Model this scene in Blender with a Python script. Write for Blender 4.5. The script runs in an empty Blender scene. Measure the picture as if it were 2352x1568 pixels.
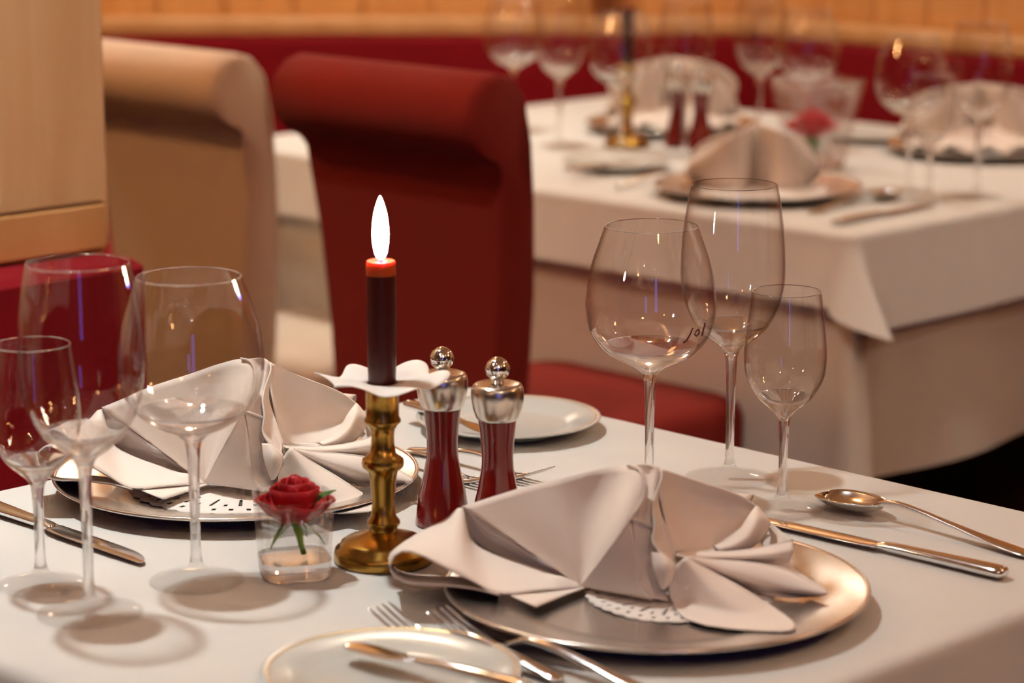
import bpy, math, random
from mathutils import Vector, Matrix

random.seed(7)
SC = bpy.context.scene
COL = SC.collection
PI = math.pi

# ------------------------------------------------------------------ camera, world, lights, exposure
CZ, PITCH, LENS = 1.3224, math.radians(11.9), 90.0
cam_d = bpy.data.cameras.new('camera')
cam_d.lens = LENS
cam_d.sensor_width = 36.0
cam_d.clip_start = 0.05
cam_d.dof.use_dof = True
cam_d.dof.focus_distance = 2.12
cam_d.dof.aperture_fstop = 4.7
cam_d.dof.aperture_blades = 8
cam = bpy.data.objects.new('camera', cam_d)
COL.objects.link(cam)
cam.location = (0, 0, CZ)
cam.rotation_euler = (PI / 2 - PITCH, 0, 0)
SC.camera = cam

vs = SC.view_settings
vs.view_transform = 'Standard'
vs.look = 'None'
vs.gamma = 1.0
vs.use_curve_mapping = False
vs.exposure = 0.0
cy = SC.cycles
cy.max_bounces = 7
cy.transmission_bounces = 6
cy.transparent_max_bounces = 14
cy.glossy_bounces = 3
cy.diffuse_bounces = 3
cy.caustics_reflective = False
cy.caustics_refractive = False
cy.sample_clamp_indirect = 40.0
cy.use_denoising = True
cy.use_light_tree = False
cy.use_adaptive_sampling = True
cy.adaptive_threshold = 0.13
cy.adaptive_min_samples = 16

world = bpy.data.worlds.new('world')
SC.world = world
world.use_nodes = True
world.node_tree.nodes['Background'].inputs[0].default_value = (1.0, 0.80, 0.62, 1)
world.node_tree.nodes['Background'].inputs[1].default_value = 0.10

# recessed ceiling lamps: (x, y, watts, diameter)
CEIL = 2.55
LAMPS = [(-0.60, 2.20, 8.8, 0.09, 96), (-0.15, 4.45, 7.2, 0.09, 96), (0.95, 3.75, 3.0, 0.09, 96), (1.8, 2.5, 4.5, 0.07, 110),
         (-1.5, 1.2, 0.6, 0.06, 96), (-1.5, 4.5, 5.0, 0.09, 96), (-0.35, 1.05, 0.4, 0.05, 96), (0.5, 0.2, 2.5, 0.05, 180), (-0.2, -0.5, 2.5, 0.05, 180),
         (1.0, -0.6, 2.5, 0.05, 180), (-0.9, -1.0, 2.5, 0.05, 180), (1.7, 0.4, 2.5, 0.05, 180), (0.4, -1.4, 2.5, 0.05, 180)]
LAMP_AT = ['over the near candle table', 'over the left end of the far table', 'over the right end of the far table', 'over the aisle right of the far table',
           'over the bench by the partition', 'beyond the beige chair', 'just in front of the near table', 'above the camera', 'behind the camera, middle of the row',
           'behind the camera by the dusk window', 'behind the camera by the left wall', 'right of the camera', 'farthest behind the camera']
LAMP_COL = (0.97, 1.0, 0.97)
FAR_LAMP_COL = (1.0, 0.92, 0.79)
# unseen orange globes, added as fill for faces turned to the camera: (x, y, z, watts)
FILL_GLOBES = [(0.55, 0.25, 2.05, 14), (-1.35, -0.6, 2.05, 8), (2.0, 1.7, 2.05, 17), (-0.30, 2.85, 1.95, 4), (-1.3, 3.2, 1.95, 26)]
FILL_COL = (1.0, 0.48, 0.18)
# lit wall lamps above the benches, over the top of the frame: (place, turn)
SCONCES = [((-0.6, 5.36, 1.75), 0.0), ((0.33, 5.36, 1.86), 0.0), ((1.75, 4.08, 1.80), -math.pi / 4)]

# ------------------------------------------------------------------ survey: photo pixels to places
F = LENS / 36.0 * 2352
FW = Vector((0, math.cos(PITCH), -math.sin(PITCH)))
UP = Vector((0, math.sin(PITCH), math.cos(PITCH)))
EYE = Vector((0, 0, CZ))
S2 = math.sqrt(2)


def ray(x, y):
    return FW + Vector((1, 0, 0)) * ((x - 1176) / F) + UP * ((784 - y) / F)


def P(x, y, Y):            # the point seen at (x, y) that lies Y metres ahead
    d = ray(x, y)
    return EYE + d * (Y / d.y)


def G(x, y, z=0.75):       # the point seen at (x, y) at height z
    d = ray(x, y)
    return EYE + d * ((z - CZ) / d.z)


def T(a, b, z=0.75):       # the room's own axes, 45 degrees to the view
    return Vector(((a + b) / S2, (b - a) / S2, z))


RZ = -PI / 4
TZ = 0.75                  # table height

# ------------------------------------------------------------------ materials
MATS = {}


def nt(name):
    m = bpy.data.materials.new(name)
    m.use_nodes = True
    n = m.node_tree.nodes
    b = n['Principled BSDF']
    MATS[name] = m
    return m, m.node_tree.nodes, m.node_tree.links, b


def simple(name, col, rough=0.5, metal=0.0, noise=0.0, scale=20.0, **kw):
    m, n, l, b = nt(name)
    b.inputs['Roughness'].default_value = rough
    b.inputs['Metallic'].default_value = metal
    for k, v in kw.items():
        b.inputs[k.replace('_', ' ')].default_value = v
    if noise:
        tc = n.new('ShaderNodeTexCoord')
        nz = n.new('ShaderNodeTexNoise')
        nz.inputs['Scale'].default_value = scale
        nz.inputs['Detail'].default_value = 4
        l.new(tc.outputs['Object'], nz.inputs['Vector'])
        mx = n.new('ShaderNodeMix')
        mx.data_type = 'RGBA'
        mx.inputs['A'].default_value = tuple(c * (1 - noise) for c in col) + (1,)
        mx.inputs['B'].default_value = tuple(min(1, c * (1 + noise)) for c in col) + (1,)
        l.new(nz.outputs['Fac'], mx.inputs['Factor'])
        l.new(mx.outputs['Result'], b.inputs['Base Color'])
    else:
        b.inputs['Base Color'].default_value = tuple(col) + (1,)
    return m


def fabric(name, col, weave=900.0, bump=0.15, rough=0.9, check=0.0, sheen=0.15, rot=0.0):
    m, n, l, b = nt(name)
    b.inputs['Roughness'].default_value = rough
    b.inputs['Sheen Weight'].default_value = sheen
    b.inputs['Specular IOR Level'].default_value = 0.25
    tc = n.new('ShaderNodeTexCoord')
    mp = n.new('ShaderNodeMapping')
    mp.inputs['Rotation'].default_value = (0, 0, rot)
    l.new(tc.outputs['Object'], mp.inputs['Vector'])
    sx = n.new('ShaderNodeSeparateXYZ')
    l.new(mp.outputs['Vector'], sx.inputs[0])
    cx = n.new('ShaderNodeCombineXYZ')
    for k in range(2):
        ad = n.new('ShaderNodeMath')
        ad.inputs[1].default_value = 0
        l.new(sx.outputs[k], ad.inputs[0])
        l.new(sx.outputs[2], ad.inputs[1])
        l.new(ad.outputs[0], cx.inputs[k])
    w1 = n.new('ShaderNodeTexWave')
    w1.inputs['Scale'].default_value = weave / 6.28
    w1.bands_direction = 'X'
    w2 = n.new('ShaderNodeTexWave')
    w2.inputs['Scale'].default_value = weave / 6.28
    w2.bands_direction = 'Y'
    l.new(cx.outputs[0], w1.inputs['Vector'])
    l.new(cx.outputs[0], w2.inputs['Vector'])
    mu = n.new('ShaderNodeMath')
    mu.operation = 'MULTIPLY'
    l.new(w1.outputs['Fac'], mu.inputs[0])
    l.new(w2.outputs['Fac'], mu.inputs[1])
    bp = n.new('ShaderNodeBump')
    bp.inputs['Strength'].default_value = bump
    bp.inputs['Distance'].default_value = 0.0004
    l.new(mu.outputs[0], bp.inputs['Height'])
    l.new(bp.outputs['Normal'], b.inputs['Normal'])
    nz = n.new('ShaderNodeTexNoise')
    nz.inputs['Scale'].default_value = 14
    l.new(mp.outputs['Vector'], nz.inputs['Vector'])
    mx = n.new('ShaderNodeMix')
    mx.data_type = 'RGBA'
    mx.inputs['A'].default_value = tuple(c * 0.94 for c in col) + (1,)
    mx.inputs['B'].default_value = tuple(min(1, c * 1.05) for c in col) + (1,)
    l.new(nz.outputs['Fac'], mx.inputs['Factor'])
    out = mx.outputs['Result']
    if check:
        m2 = n.new('ShaderNodeMix')
        m2.data_type = 'RGBA'
        m2.blend_type = 'MULTIPLY'
        m2.inputs['B'].default_value = (1 - check, 1 - check, 1 - check, 1)
        l.new(mu.outputs[0], m2.inputs['Factor'])
        l.new(out, m2.inputs['A'])
        out = m2.outputs['Result']
    l.new(out, b.inputs['Base Color'])
    return m


def wood(name, light, dark, scale=1.0, rough=0.45, knots=True):
    m, n, l, b = nt(name)
    b.inputs['Roughness'].default_value = rough
    tc = n.new('ShaderNodeTexCoord')
    oi = n.new('ShaderNodeObjectInfo')
    ad = n.new('ShaderNodeVectorMath')
    ad.operation = 'ADD'
    cb = n.new('ShaderNodeMath')
    cb.operation = 'MULTIPLY'
    cb.inputs[1].default_value = 37.0
    l.new(oi.outputs['Random'], cb.inputs[0])
    l.new(tc.outputs['Object'], ad.inputs[0])
    l.new(cb.outputs[0], ad.inputs[1])
    mp = n.new('ShaderNodeMapping')
    mp.inputs['Scale'].default_value = (9 * scale, 9 * scale, 0.9 * scale)
    l.new(ad.outputs[0], mp.inputs['Vector'])
    nz = n.new('ShaderNodeTexNoise')
    nz.inputs['Scale'].default_value = 2.2
    nz.inputs['Detail'].default_value = 6
    nz.inputs['Distortion'].default_value = 0.6
    l.new(mp.outputs['Vector'], nz.inputs['Vector'])
    cr = n.new('ShaderNodeValToRGB')
    cr.color_ramp.elements[0].position = 0.3
    cr.color_ramp.elements[0].color = tuple(dark) + (1,)
    cr.color_ramp.elements[1].position = 0.68
    cr.color_ramp.elements[1].color = tuple(light) + (1,)
    l.new(nz.outputs['Fac'], cr.inputs['Fac'])
    out = cr.outputs['Color']
    if knots:
        vp = n.new('ShaderNodeMapping')
        vp.inputs['Scale'].default_value = (5.0, 5.0, 3.0)
        l.new(ad.outputs[0], vp.inputs['Vector'])
        vo = n.new('ShaderNodeTexVoronoi')
        vo.inputs['Scale'].default_value = 0.55
        l.new(vp.outputs['Vector'], vo.inputs['Vector'])
        r2 = n.new('ShaderNodeValToRGB')
        r2.color_ramp.elements[0].position = 0.05
        r2.color_ramp.elements[0].color = (0.35, 0.2, 0.1, 1)
        r2.color_ramp.elements[1].position = 0.13
        r2.color_ramp.elements[1].color = (1, 1, 1, 1)
        l.new(vo.outputs['Distance'], r2.inputs['Fac'])
        mx = n.new('ShaderNodeMix')
        mx.data_type = 'RGBA'
        mx.blend_type = 'MULTIPLY'
        mx.inputs['Factor'].default_value = 1
        l.new(out, mx.inputs['A'])
        l.new(r2.outputs['Color'], mx.inputs['B'])
        out = mx.outputs['Result']
    l.new(out, b.inputs['Base Color'])
    return m


def thin_glass(name, ior=1.5):
    # a wall of glass a millimetre thick: light goes straight through, the surface mirrors by Fresnel
    m, n, l, b = nt(name)
    n.remove(b)
    out = n['Material Output']
    fr = n.new('ShaderNodeFresnel')
    fr.inputs['IOR'].default_value = ior
    tr = n.new('ShaderNodeBsdfTransparent')
    tr.inputs['Color'].default_value = (0.995, 0.995, 0.995, 1)
    gl = n.new('ShaderNodeBsdfGlossy')
    gl.inputs['Roughness'].default_value = 0.0
    mx = n.new('ShaderNodeMixShader')
    # leaving the wall the light sees the inverse index, so both faces mirror alike
    ge = n.new('ShaderNodeNewGeometry')
    iv = n.new('ShaderNodeMix')
    iv.inputs['A'].default_value = ior
    iv.inputs['B'].default_value = 1.0 / ior
    l.new(ge.outputs['Backfacing'], iv.inputs['Factor'])
    l.new(iv.outputs['Result'], fr.inputs['IOR'])
    l.new(fr.outputs[0], mx.inputs[0])
    l.new(tr.outputs[0], mx.inputs[1])
    l.new(gl.outputs[0], mx.inputs[2])
    l.new(mx.outputs[0], out.inputs['Surface'])
    return m


def thick_glass(name, mixin=0.35):
    m, n, l, b = nt(name)
    n.remove(b)
    out = n['Material Output']
    g = n.new('ShaderNodeBsdfGlass')
    g.inputs['IOR'].default_value = 1.5
    g.inputs['Roughness'].default_value = 0.0
    tr = n.new('ShaderNodeBsdfTransparent')
    mx = n.new('ShaderNodeMixShader')
    mx.inputs[0].default_value = mixin
    l.new(g.outputs[0], mx.inputs[1])
    l.new(tr.outputs[0], mx.inputs[2])
    l.new(mx.outputs[0], out.inputs['Surface'])
    return m


def emit(name, col, strength):
    m, n, l, b = nt(name)
    n.remove(b)
    e = n.new('ShaderNodeEmission')
    e.inputs[0].default_value = tuple(col) + (1,)
    e.inputs[1].default_value = strength
    l.new(e.outputs[0], n['Material Output'].inputs['Surface'])
    return m


def flame_mat(name):
    m, n, l, b = nt(name)
    n.remove(b)
    tc = n.new('ShaderNodeTexCoord')
    sp = n.new('ShaderNodeSeparateXYZ')
    l.new(tc.outputs['Generated'], sp.inputs[0])
    cr = n.new('ShaderNodeValToRGB')
    e = cr.color_ramp.elements
    e[0].position = 0.0
    e[0].color = (0.05, 0.10, 0.9, 1)
    e[1].position = 0.30
    e[1].color = (1.0, 0.82, 0.5, 1)
    x = e.new(0.14)
    x.color = (0.35, 0.4, 0.9, 1)
    st = n.new('ShaderNodeValToRGB')
    st.color_ramp.elements[0].position = 0.0
    st.color_ramp.elements[0].color = (0.06, 0.06, 0.06, 1)
    st.color_ramp.elements[1].position = 0.4
    st.color_ramp.elements[1].color = (1, 1, 1, 1)
    l.new(sp.outputs['Z'], cr.inputs['Fac'])
    l.new(sp.outputs['Z'], st.inputs['Fac'])
    mu = n.new('ShaderNodeMath')
    mu.operation = 'MULTIPLY'
    mu.inputs[1].default_value = 200.0
    l.new(st.outputs['Color'], mu.inputs[0])
    em = n.new('ShaderNodeEmission')
    l.new(cr.outputs['Color'], em.inputs[0])
    l.new(mu.outputs[0], em.inputs[1])
    l.new(em.outputs[0], n['Material Output'].inputs['Surface'])
    return m


fabric('table_linen', (0.76, 0.75, 0.715), weave=1100, bump=0.4, check=0.05, rot=0.0)
fabric('under_linen', (0.78, 0.72, 0.64), weave=1400, bump=0.3, check=0.05)
fabric('napkin_linen', (0.90, 0.80, 0.72), weave=2400, bump=0.12, sheen=0.1)
fabric('napkin_hem', (0.87, 0.80, 0.745), weave=3000, bump=0.3)
fabric('red_upholstery', (0.26, 0.004, 0.012), weave=1200, bump=0.3, sheen=0.0)
fabric('red_cover', (0.25, 0.016, 0.008), weave=900, bump=0.3, sheen=0.05)
fabric('beige_cover', (0.76, 0.64, 0.52), weave=900, bump=0.3, sheen=0.05)
wood('pine', (0.84, 0.46, 0.17), (0.68, 0.33, 0.10))
wood('pine_light', (0.90, 0.60, 0.32), (0.78, 0.46, 0.21))
wood('pine_pale', (0.80, 0.47, 0.20), (0.68, 0.36, 0.13), knots=False)
wood('floor_wood', (0.06, 0.025, 0.012), (0.03, 0.012, 0.006), scale=0.7)
wood('dark_wood', (0.09, 0.035, 0.015), (0.05, 0.018, 0.008), knots=False)
simple('plaster', (0.66, 0.50, 0.34), 0.9, noise=0.04, scale=3)
wood('panel_brown', (0.16, 0.07, 0.03), (0.10, 0.04, 0.016))
simple('silver', (0.86, 0.85, 0.81), 0.27, 1.0, noise=0.03, scale=60)
simple('steel', (0.78, 0.80, 0.81), 0.12, 1.0)
simple('steel_brushed', (0.66, 0.62, 0.57), 0.26, 1.0)
simple('brass', (0.42, 0.24, 0.05), 0.27, 1.0, noise=0.08, scale=50)
simple('porcelain', (0.60, 0.63, 0.60), 0.22, Coat_Weight=0.1)
simple('gold_line', (0.80, 0.60, 0.30), 0.3, 1.0)
simple('paper', (0.86, 0.83, 0.80), 0.8, noise=0.03, scale=200)
simple('doily_paper', (0.85, 0.79, 0.74), 0.85, noise=0.04, scale=300)
simple('red_lacquer', (0.20, 0.008, 0.008), 0.16, noise=0.06, scale=30, Coat_Weight=0.6, Coat_Roughness=0.08)
simple('candle_wax', (0.07, 0.004, 0.003), 0.35, Subsurface_Weight=0.9, Subsurface_Radius=(1.0, 0.12, 0.04), Subsurface_Scale=0.012)
simple('glow_wax', (0.55, 0.085, 0.018), 0.35, Subsurface_Weight=1.0, Subsurface_Radius=(1.0, 0.2, 0.06), Subsurface_Scale=0.008)  # same wax as the shaft, with the flame's glow put into its colour
simple('wick', (0.02, 0.015, 0.01), 0.9)
simple('petal', (0.50, 0.002, 0.012), 0.55, noise=0.15, scale=80, Sheen_Weight=0.05)
simple('petal_bright', (0.62, 0.02, 0.03), 0.6, noise=0.2, scale=90, Sheen_Weight=0.05)
simple('stem_green', (0.20, 0.42, 0.04), 0.5, noise=0.15, scale=60)
simple('leaf_green', (0.04, 0.14, 0.02), 0.4, noise=0.2, scale=60)
simple('olive_leaf', (0.16, 0.17, 0.03), 0.5, noise=0.25, scale=20)
simple('terracotta', (0.35, 0.14, 0.06), 0.8, noise=0.1, scale=20)
simple('logo_ink', (0.10, 0.012, 0.008), 0.5)
simple('lamp_trim', (0.7, 0.68, 0.65), 0.3, 1.0)
thin_glass('glass_wall')
thick_glass('glass_solid', 0.3)
thick_glass('glass_foot', 0.88)
thick_glass('glass_half', 0.78)
simple('water', (1, 1, 1), 0.0, Transmission_Weight=1.0, IOR=1.33)
emit('dusk_window', (0.10, 0.18, 1.0), 3.0)
emit('lit_shade', (1.0, 0.92, 0.80), 27.0)
flame_mat('flame')

# ------------------------------------------------------------------ mesh helpers


class MB:
    def __init__(self):
        self.v, self.f, self.mi = [], [], []

    def add(self, vs, fs, mi=0):
        o = len(self.v)
        self.v += [tuple(p) for p in vs]
        self.f += [tuple(i + o for i in q) for q in fs]
        self.mi += [mi] * len(fs)
        return self

    def box(self, lo, hi):
        x0, y0, z0 = lo
        x1, y1, z1 = hi
        return self.add([(x0, y0, z0), (x1, y0, z0), (x1, y1, z0), (x0, y1, z0), (x0, y0, z1), (x1, y0, z1), (x1, y1, z1), (x0, y1, z1)],
                        [(0, 3, 2, 1), (4, 5, 6, 7), (0, 1, 5, 4), (1, 2, 6, 5), (2, 3, 7, 6), (3, 0, 4, 7)])

    def bbox(self, lo, hi, r=0.004):     # box with chamfered edges
        x0, y0, z0 = lo
        x1, y1, z1 = hi
        r = min(r, (x1 - x0) * .45, (y1 - y0) * .45, (z1 - z0) * .45)
        loops = []
        for (z, i) in ((z0, r), (z0 + r, 0), (z1 - r, 0), (z1, r)):
            a0, a1, b0, b1 = x0 + i, x1 - i, y0 + i, y1 - i
            c = r
            loops.append([(a0 + c, b0, z), (a1 - c, b0, z), (a1, b0 + c, z), (a1, b1 - c, z), (a1 - c, b1, z), (a0 + c, b1, z), (a0, b1 - c, z), (a0, b0 + c, z)])
        return self.loops(loops, True, True)

    def loops(self, loops, cap0=False, cap1=False, closed=True, mi=0):
        n = len(loops[0])
        vs = [p for lp in loops for p in lp]
        fs = []
        for k in range(len(loops) - 1):
            for i in range(n if closed else n - 1):
                j = (i + 1) % n
                fs.append((k * n + i, k * n + j, (k + 1) * n + j, (k + 1) * n + i))
        if cap0:
            fs.append(tuple(range(n - 1, -1, -1)))
        if cap1:
            b = (len(loops) - 1) * n
            fs.append(tuple(range(b, b + n)))
        return self.add(vs, fs, mi)

    def lathe(self, prof, seg=40, c=(0, 0, 0), cap0=False, cap1=False, mi=0):
        lp = []
        for r, z in prof:
            r = max(r, 1e-5)
            lp.append([(c[0] + r * math.cos(2 * PI * i / seg), c[1] - r * math.sin(2 * PI * i / seg), c[2] + z) for i in range(seg)])
        return self.loops(lp, cap0, cap1, True, mi)

    def tube(self, pts, rad, seg=8, caps=True, flat=1.0):
        pts = [Vector(p) for p in pts]
        if not isinstance(rad, (list, tuple)):
            rad = [rad] * len(pts)
        loops = []
        up = Vector((0, 0, 1))
        for i, p in enumerate(pts):
            t = (pts[min(i + 1, len(pts) - 1)] - pts[max(i - 1, 0)]).normalized()
            s = t.cross(up)
            if s.length < 1e-4:
                s = t.cross(Vector((0, 1, 0)))
            s.normalize()
            w = s.cross(t).normalized()
            loops.append([tuple(p + s * (rad[i] * math.cos(2 * PI * k / seg)) + w * (rad[i] * flat * math.sin(2 * PI * k / seg))) for k in range(seg)])
        return self.loops(loops, caps, caps)

    def grid(self, rows, mi=0):
        return self.loops(rows, False, False, False, mi)

    def build(self, name, mats, parent=None, smooth=True, loc=None, rz=None, solid=0.0, sub=0, origin=None, kind=None):
        me = bpy.data.meshes.new(name)
        v = self.v
        if origin is not None:
            o = Vector(origin)
            v = [tuple(Vector(p) - o) for p in v]
        me.from_pydata(v, [], self.f)
        if isinstance(mats, str):
            mats = [mats]
        for m in mats:
            me.materials.append(MATS[m])
        if any(self.mi):
            me.polygons.foreach_set('material_index', self.mi)
        if smooth:
            me.polygons.foreach_set('use_smooth', [True] * len(me.polygons))
        me.update()
        ob = bpy.data.objects.new(name, me)
        COL.objects.link(ob)
        if origin is not None:
            ob.location = origin
        if loc is not None:
            ob.location = loc
        if rz is not None:
            ob.rotation_euler = (0, 0, rz)
        if parent is not None:
            ob.parent = parent
        if sub:
            md = ob.modifiers.new('sub', 'SUBSURF')
            md.levels = sub
            md.render_levels = sub
        if solid:
            md = ob.modifiers.new('solid', 'SOLIDIFY')
            md.thickness = solid
            md.offset = 0
        if kind:
            ob['kind'] = kind
        return ob


def autosmooth(ob, deg=35):
    me = ob.data
    try:
        me.set_sharp_from_angle(angle=math.radians(deg))
    except Exception:
        pass
    return ob


def tag(o, label, cat, group=None):
    o['label'] = label
    o['category'] = cat
    if group:
        o['group'] = group
    return o


def empty(name, loc, rz=0.0):
    e = bpy.data.objects.new(name, None)
    COL.objects.link(e)
    e.location = loc
    e.rotation_euler = (0, 0, rz)
    e.empty_display_size = 0.05
    return e


def copy_tree(o, parent=None):
    c = o.copy()
    COL.objects.link(c)
    if parent is not None:
        c.parent = parent
    for ch in list(o.children):
        copy_tree(ch, c)
    return c


def cr_point(p0, p1, p2, p3, t):
    t2, t3 = t * t, t * t * t
    return 0.5 * ((2 * p1) + (-p0 + p2) * t + (2 * p0 - 5 * p1 + 4 * p2 - p3) * t2 + (-p0 + 3 * p1 - 3 * p2 + p3) * t3)


def resample(pts, n):
    pts = [Vector(p) for p in pts]
    if len(pts) == 2:
        return [pts[0].lerp(pts[1], i / (n - 1)) for i in range(n)]
    # dense catmull-rom then equal arc length
    dense = []
    m = len(pts)
    for i in range(m - 1):
        p0 = pts[max(i - 1, 0)] if i > 0 else pts[0] * 2 - pts[1]
        p3 = pts[i + 2] if i + 2 < m else pts[-1] * 2 - pts[-2]
        for k in range(12):
            dense.append(cr_point(p0, pts[i], pts[i + 1], p3, k / 12))
    dense.append(pts[-1])
    L = [0]
    for i in range(1, len(dense)):
        L.append(L[-1] + (dense[i] - dense[i - 1]).length)
    out, j = [], 0
    for i in range(n):
        s = L[-1] * i / (n - 1)
        while j < len(L) - 2 and L[j + 1] < s:
            j += 1
        d = L[j + 1] - L[j]
        out.append(dense[j].lerp(dense[j + 1], (s - L[j]) / d if d > 1e-9 else 0))
    return out


def loft(curves, nu=24, nv=5, linear=False):
    cs = [resample(c, nu) for c in curves]
    rows = []
    m = len(cs)
    for k in range(m - 1):
        for q in range(nv if k < m - 2 else nv + 1):
            t = q / nv
            row = []
            for i in range(nu):
                if linear or m == 2:
                    row.append(cs[k][i].lerp(cs[k + 1][i], t))
                else:
                    p0 = cs[k - 1][i] if k > 0 else cs[0][i] * 2 - cs[1][i]
                    p3 = cs[k + 2][i] if k + 2 < m else cs[-1][i] * 2 - cs[-2][i]
                    row.append(cr_point(p0, cs[k][i], cs[k + 1][i], p3, t))
            rows.append([tuple(p) for p in row])
    return rows


# ------------------------------------------------------------------ the room
def structure(o):
    o['kind'] = 'structure'
    return o


structure(MB().box((-3.6, -2.2, -0.05), (4.2, 6.2, 0.0)).build('floor', 'floor_wood', smooth=False))
structure(MB().box((-3.6, -2.2, CEIL + 0.03), (4.2, 6.2, CEIL + 0.1)).build('ceiling', 'plaster', smooth=False))
structure(MB().box((-3.7, -2.3, 0), (-3.6, 6.2, CEIL + 0.05)).build('wall_left', 'panel_brown', smooth=False))
structure(MB().box((4.2, -2.3, 0), (4.3, 6.2, CEIL + 0.05)).build('wall_east', 'panel_brown', smooth=False))
structure(MB().box((-3.7, -2.3, 0), (4.3, -2.2, CEIL + 0.05)).build('wall_rear', 'panel_brown', smooth=False))

# tall dusk-blue window in the wall behind the camera
win = structure(empty('window_1', (0.55, -2.2, 1.55)))
MB().box((-0.16, 0.005, -0.75), (0.16, 0.012, 0.75)).build('pane', 'dusk_window', win, smooth=False)
for (x0, x1, z0, z1) in ((-0.21, -0.16, -0.8, 0.8), (0.16, 0.21, -0.8, 0.8), (-0.16, 0.16, 0.75, 0.8), (-0.16, 0.16, -0.8, -0.75)):
    MB().bbox((x0, 0.0, z0), (x1, 0.04, z1)).build('frame_bar', 'pine_pale', win, smooth=False)


def panelled_wall(name, loc, rz, x0, x1, pw, z0, z1, extra0=None, extra1=None, thick=0.12, mat='pine'):
    # local: faces -y, runs along x
    w = empty(name, loc, rz)
    structure(w)
    MB().box((extra0 if extra0 is not None else x0, 0.014, 0), (extra1 if extra1 is not None else x1, thick, CEIL + 0.03)).build('backing', mat, w, smooth=False)
    n = max(1, round((x1 - x0) / pw))
    step = (x1 - x0) / n
    me = None
    for i in range(n):
        if me is None:
            o = MB().bbox((0.0015, -0.004, z0), (step - 0.0015, 0.014, z1), 0.004).build('plank', mat, w, smooth=False)
            me = o.data
        else:
            o = bpy.data.objects.new('plank', me)
            COL.objects.link(o)
            o.parent = w
        o.location = (x0 + i * step, random.uniform(-0.0015, 0.0015), 0)
    return w


BENCH_Z = 0.852
# back wall behind the far table runs along the room's a axis, faces -b
bw = T(0, 4.16, 0)
panelled_wall('wall_right', bw, RZ, -3.40, -0.6, 0.135, BENCH_Z, CEIL + 0.03, -3.40, 1.4)
# middle wall square to the view
panelled_wall('wall_back', (0, 5.36, 0), 0, -1.6, 0.55, 0.14, BENCH_Z, CEIL + 0.03, -3.6, 0.6)
# partition behind the near table's bench: faces +a, runs along b
panelled_wall('wall_partition', T(-2.32, 0, 0), RZ - PI / 2 + PI, 0.48, 1.683, 0.15, 0.835, CEIL + 0.03, -1.5, 1.683, 0.10, 'pine_light')


def bench(name, loc, rz, x0, x1, label, nseg, BENCH_Z=BENCH_Z, rail=0.075, rh=0.035, seat_end=None):
    # local: backrest against y=0, seat towards -y
    b = empty(name, loc, rz)
    se = x1 if seat_end is None else seat_end
    MB().bbox((x0, -0.52, 0.0), (se, -0.03, 0.36), 0.01).build('base', 'dark_wood', b, smooth=False)
    st = (x1 - x0) / nseg
    for i in range(nseg):
        a, c = x0 + i * st + 0.001, x0 + (i + 1) * st - 0.001
        autosmooth(MB().bbox((a, -0.55, 0.362), (min(c, se), -0.086, 0.47), 0.025).build('seat_cushion', 'red_upholstery', b))
        autosmooth(MB().bbox((a, -0.085, 0.40), (c, -0.004, BENCH_Z - 0.002), 0.008).build('backrest', 'red_upholstery', b))
    MB().bbox((x0, -rail, BENCH_Z), (x1, -0.004, BENCH_Z + rh), 0.006).build('top_rail', 'pine_pale', b, smooth=False)
    tag(b, label, 'bench')
    return b


bench('upholstered_bench', T(0, 4.155, 0), RZ, -3.38, -0.6, 'long red upholstered bench along the wall behind the far table', 1)
bench('upholstered_bench', (0, 5.355, 0), 0, -1.35, 0.50, 'red upholstered bench against the back wall beyond the dark red chair', 1, seat_end=0.13)
bench('upholstered_bench', T(-2.315, 0, 0), RZ + PI / 2, 0.48, 1.668, 'red upholstered bench under the wooden partition beside the near table', 1, 0.835, 0.014, 0.055)

# recessed lamps
for i, (x, y, w, dia, spread) in enumerate(LAMPS):
    e = empty('ceiling_lamp', (x, y, CEIL))
    MB().lathe([(dia * .5, 0.03), (dia * .5, 0.0), (dia * .62, -0.006), (dia * .66, 0.0), (dia * .66, 0.03)], 32).build('trim_ring', 'lamp_trim', e)
    ld = bpy.data.lights.new('bulb', 'AREA')
    ld.shape = 'DISK'
    ld.size = dia
    ld.energy = w
    ld.spread = math.radians(spread)
    ld.color = FAR_LAMP_COL if i in (1, 2, 3, 5) else LAMP_COL
    lo = bpy.data.objects.new('bulb', ld)
    COL.objects.link(lo)
    lo.parent = e
    lo.location = (0, 0, 0.004)
    tag(e, 'round recessed warm ceiling downlight ' + LAMP_AT[i], 'lamp', 'recessed ceiling downlights')



for i, (x, y, z, w) in enumerate(FILL_GLOBES):
    e = empty('fill_globe', (x, y, z))  # cord and cap only dress up an added fill light
    MB().tube([(0, 0, 0.09), (0, 0, CEIL + 0.03 - z)], 0.004, 8).build('cord', 'dark_wood', e)
    MB().lathe([(0.004, 0.10), (0.03, 0.095), (0.032, 0.065), (0.028, 0.06)], 24).build('cap', 'brass', e)
    ld = bpy.data.lights.new('globe', 'POINT')
    ld.shadow_soft_size = 0.07
    ld.energy = w
    ld.color = FILL_COL
    lo = bpy.data.objects.new('globe', ld)
    COL.objects.link(lo)
    lo.parent = e
    tag(e, ['added orange fill globe behind the camera on the near side', 'added orange fill globe in the rear corner of the room', 'added orange fill globe over the aisle beside the far table', 'added orange fill globe over the aisle between the near table and the chairs', 'added orange fill globe behind the wooden partition near the beige chair'][i], 'lamp', 'added fill globes')


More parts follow.
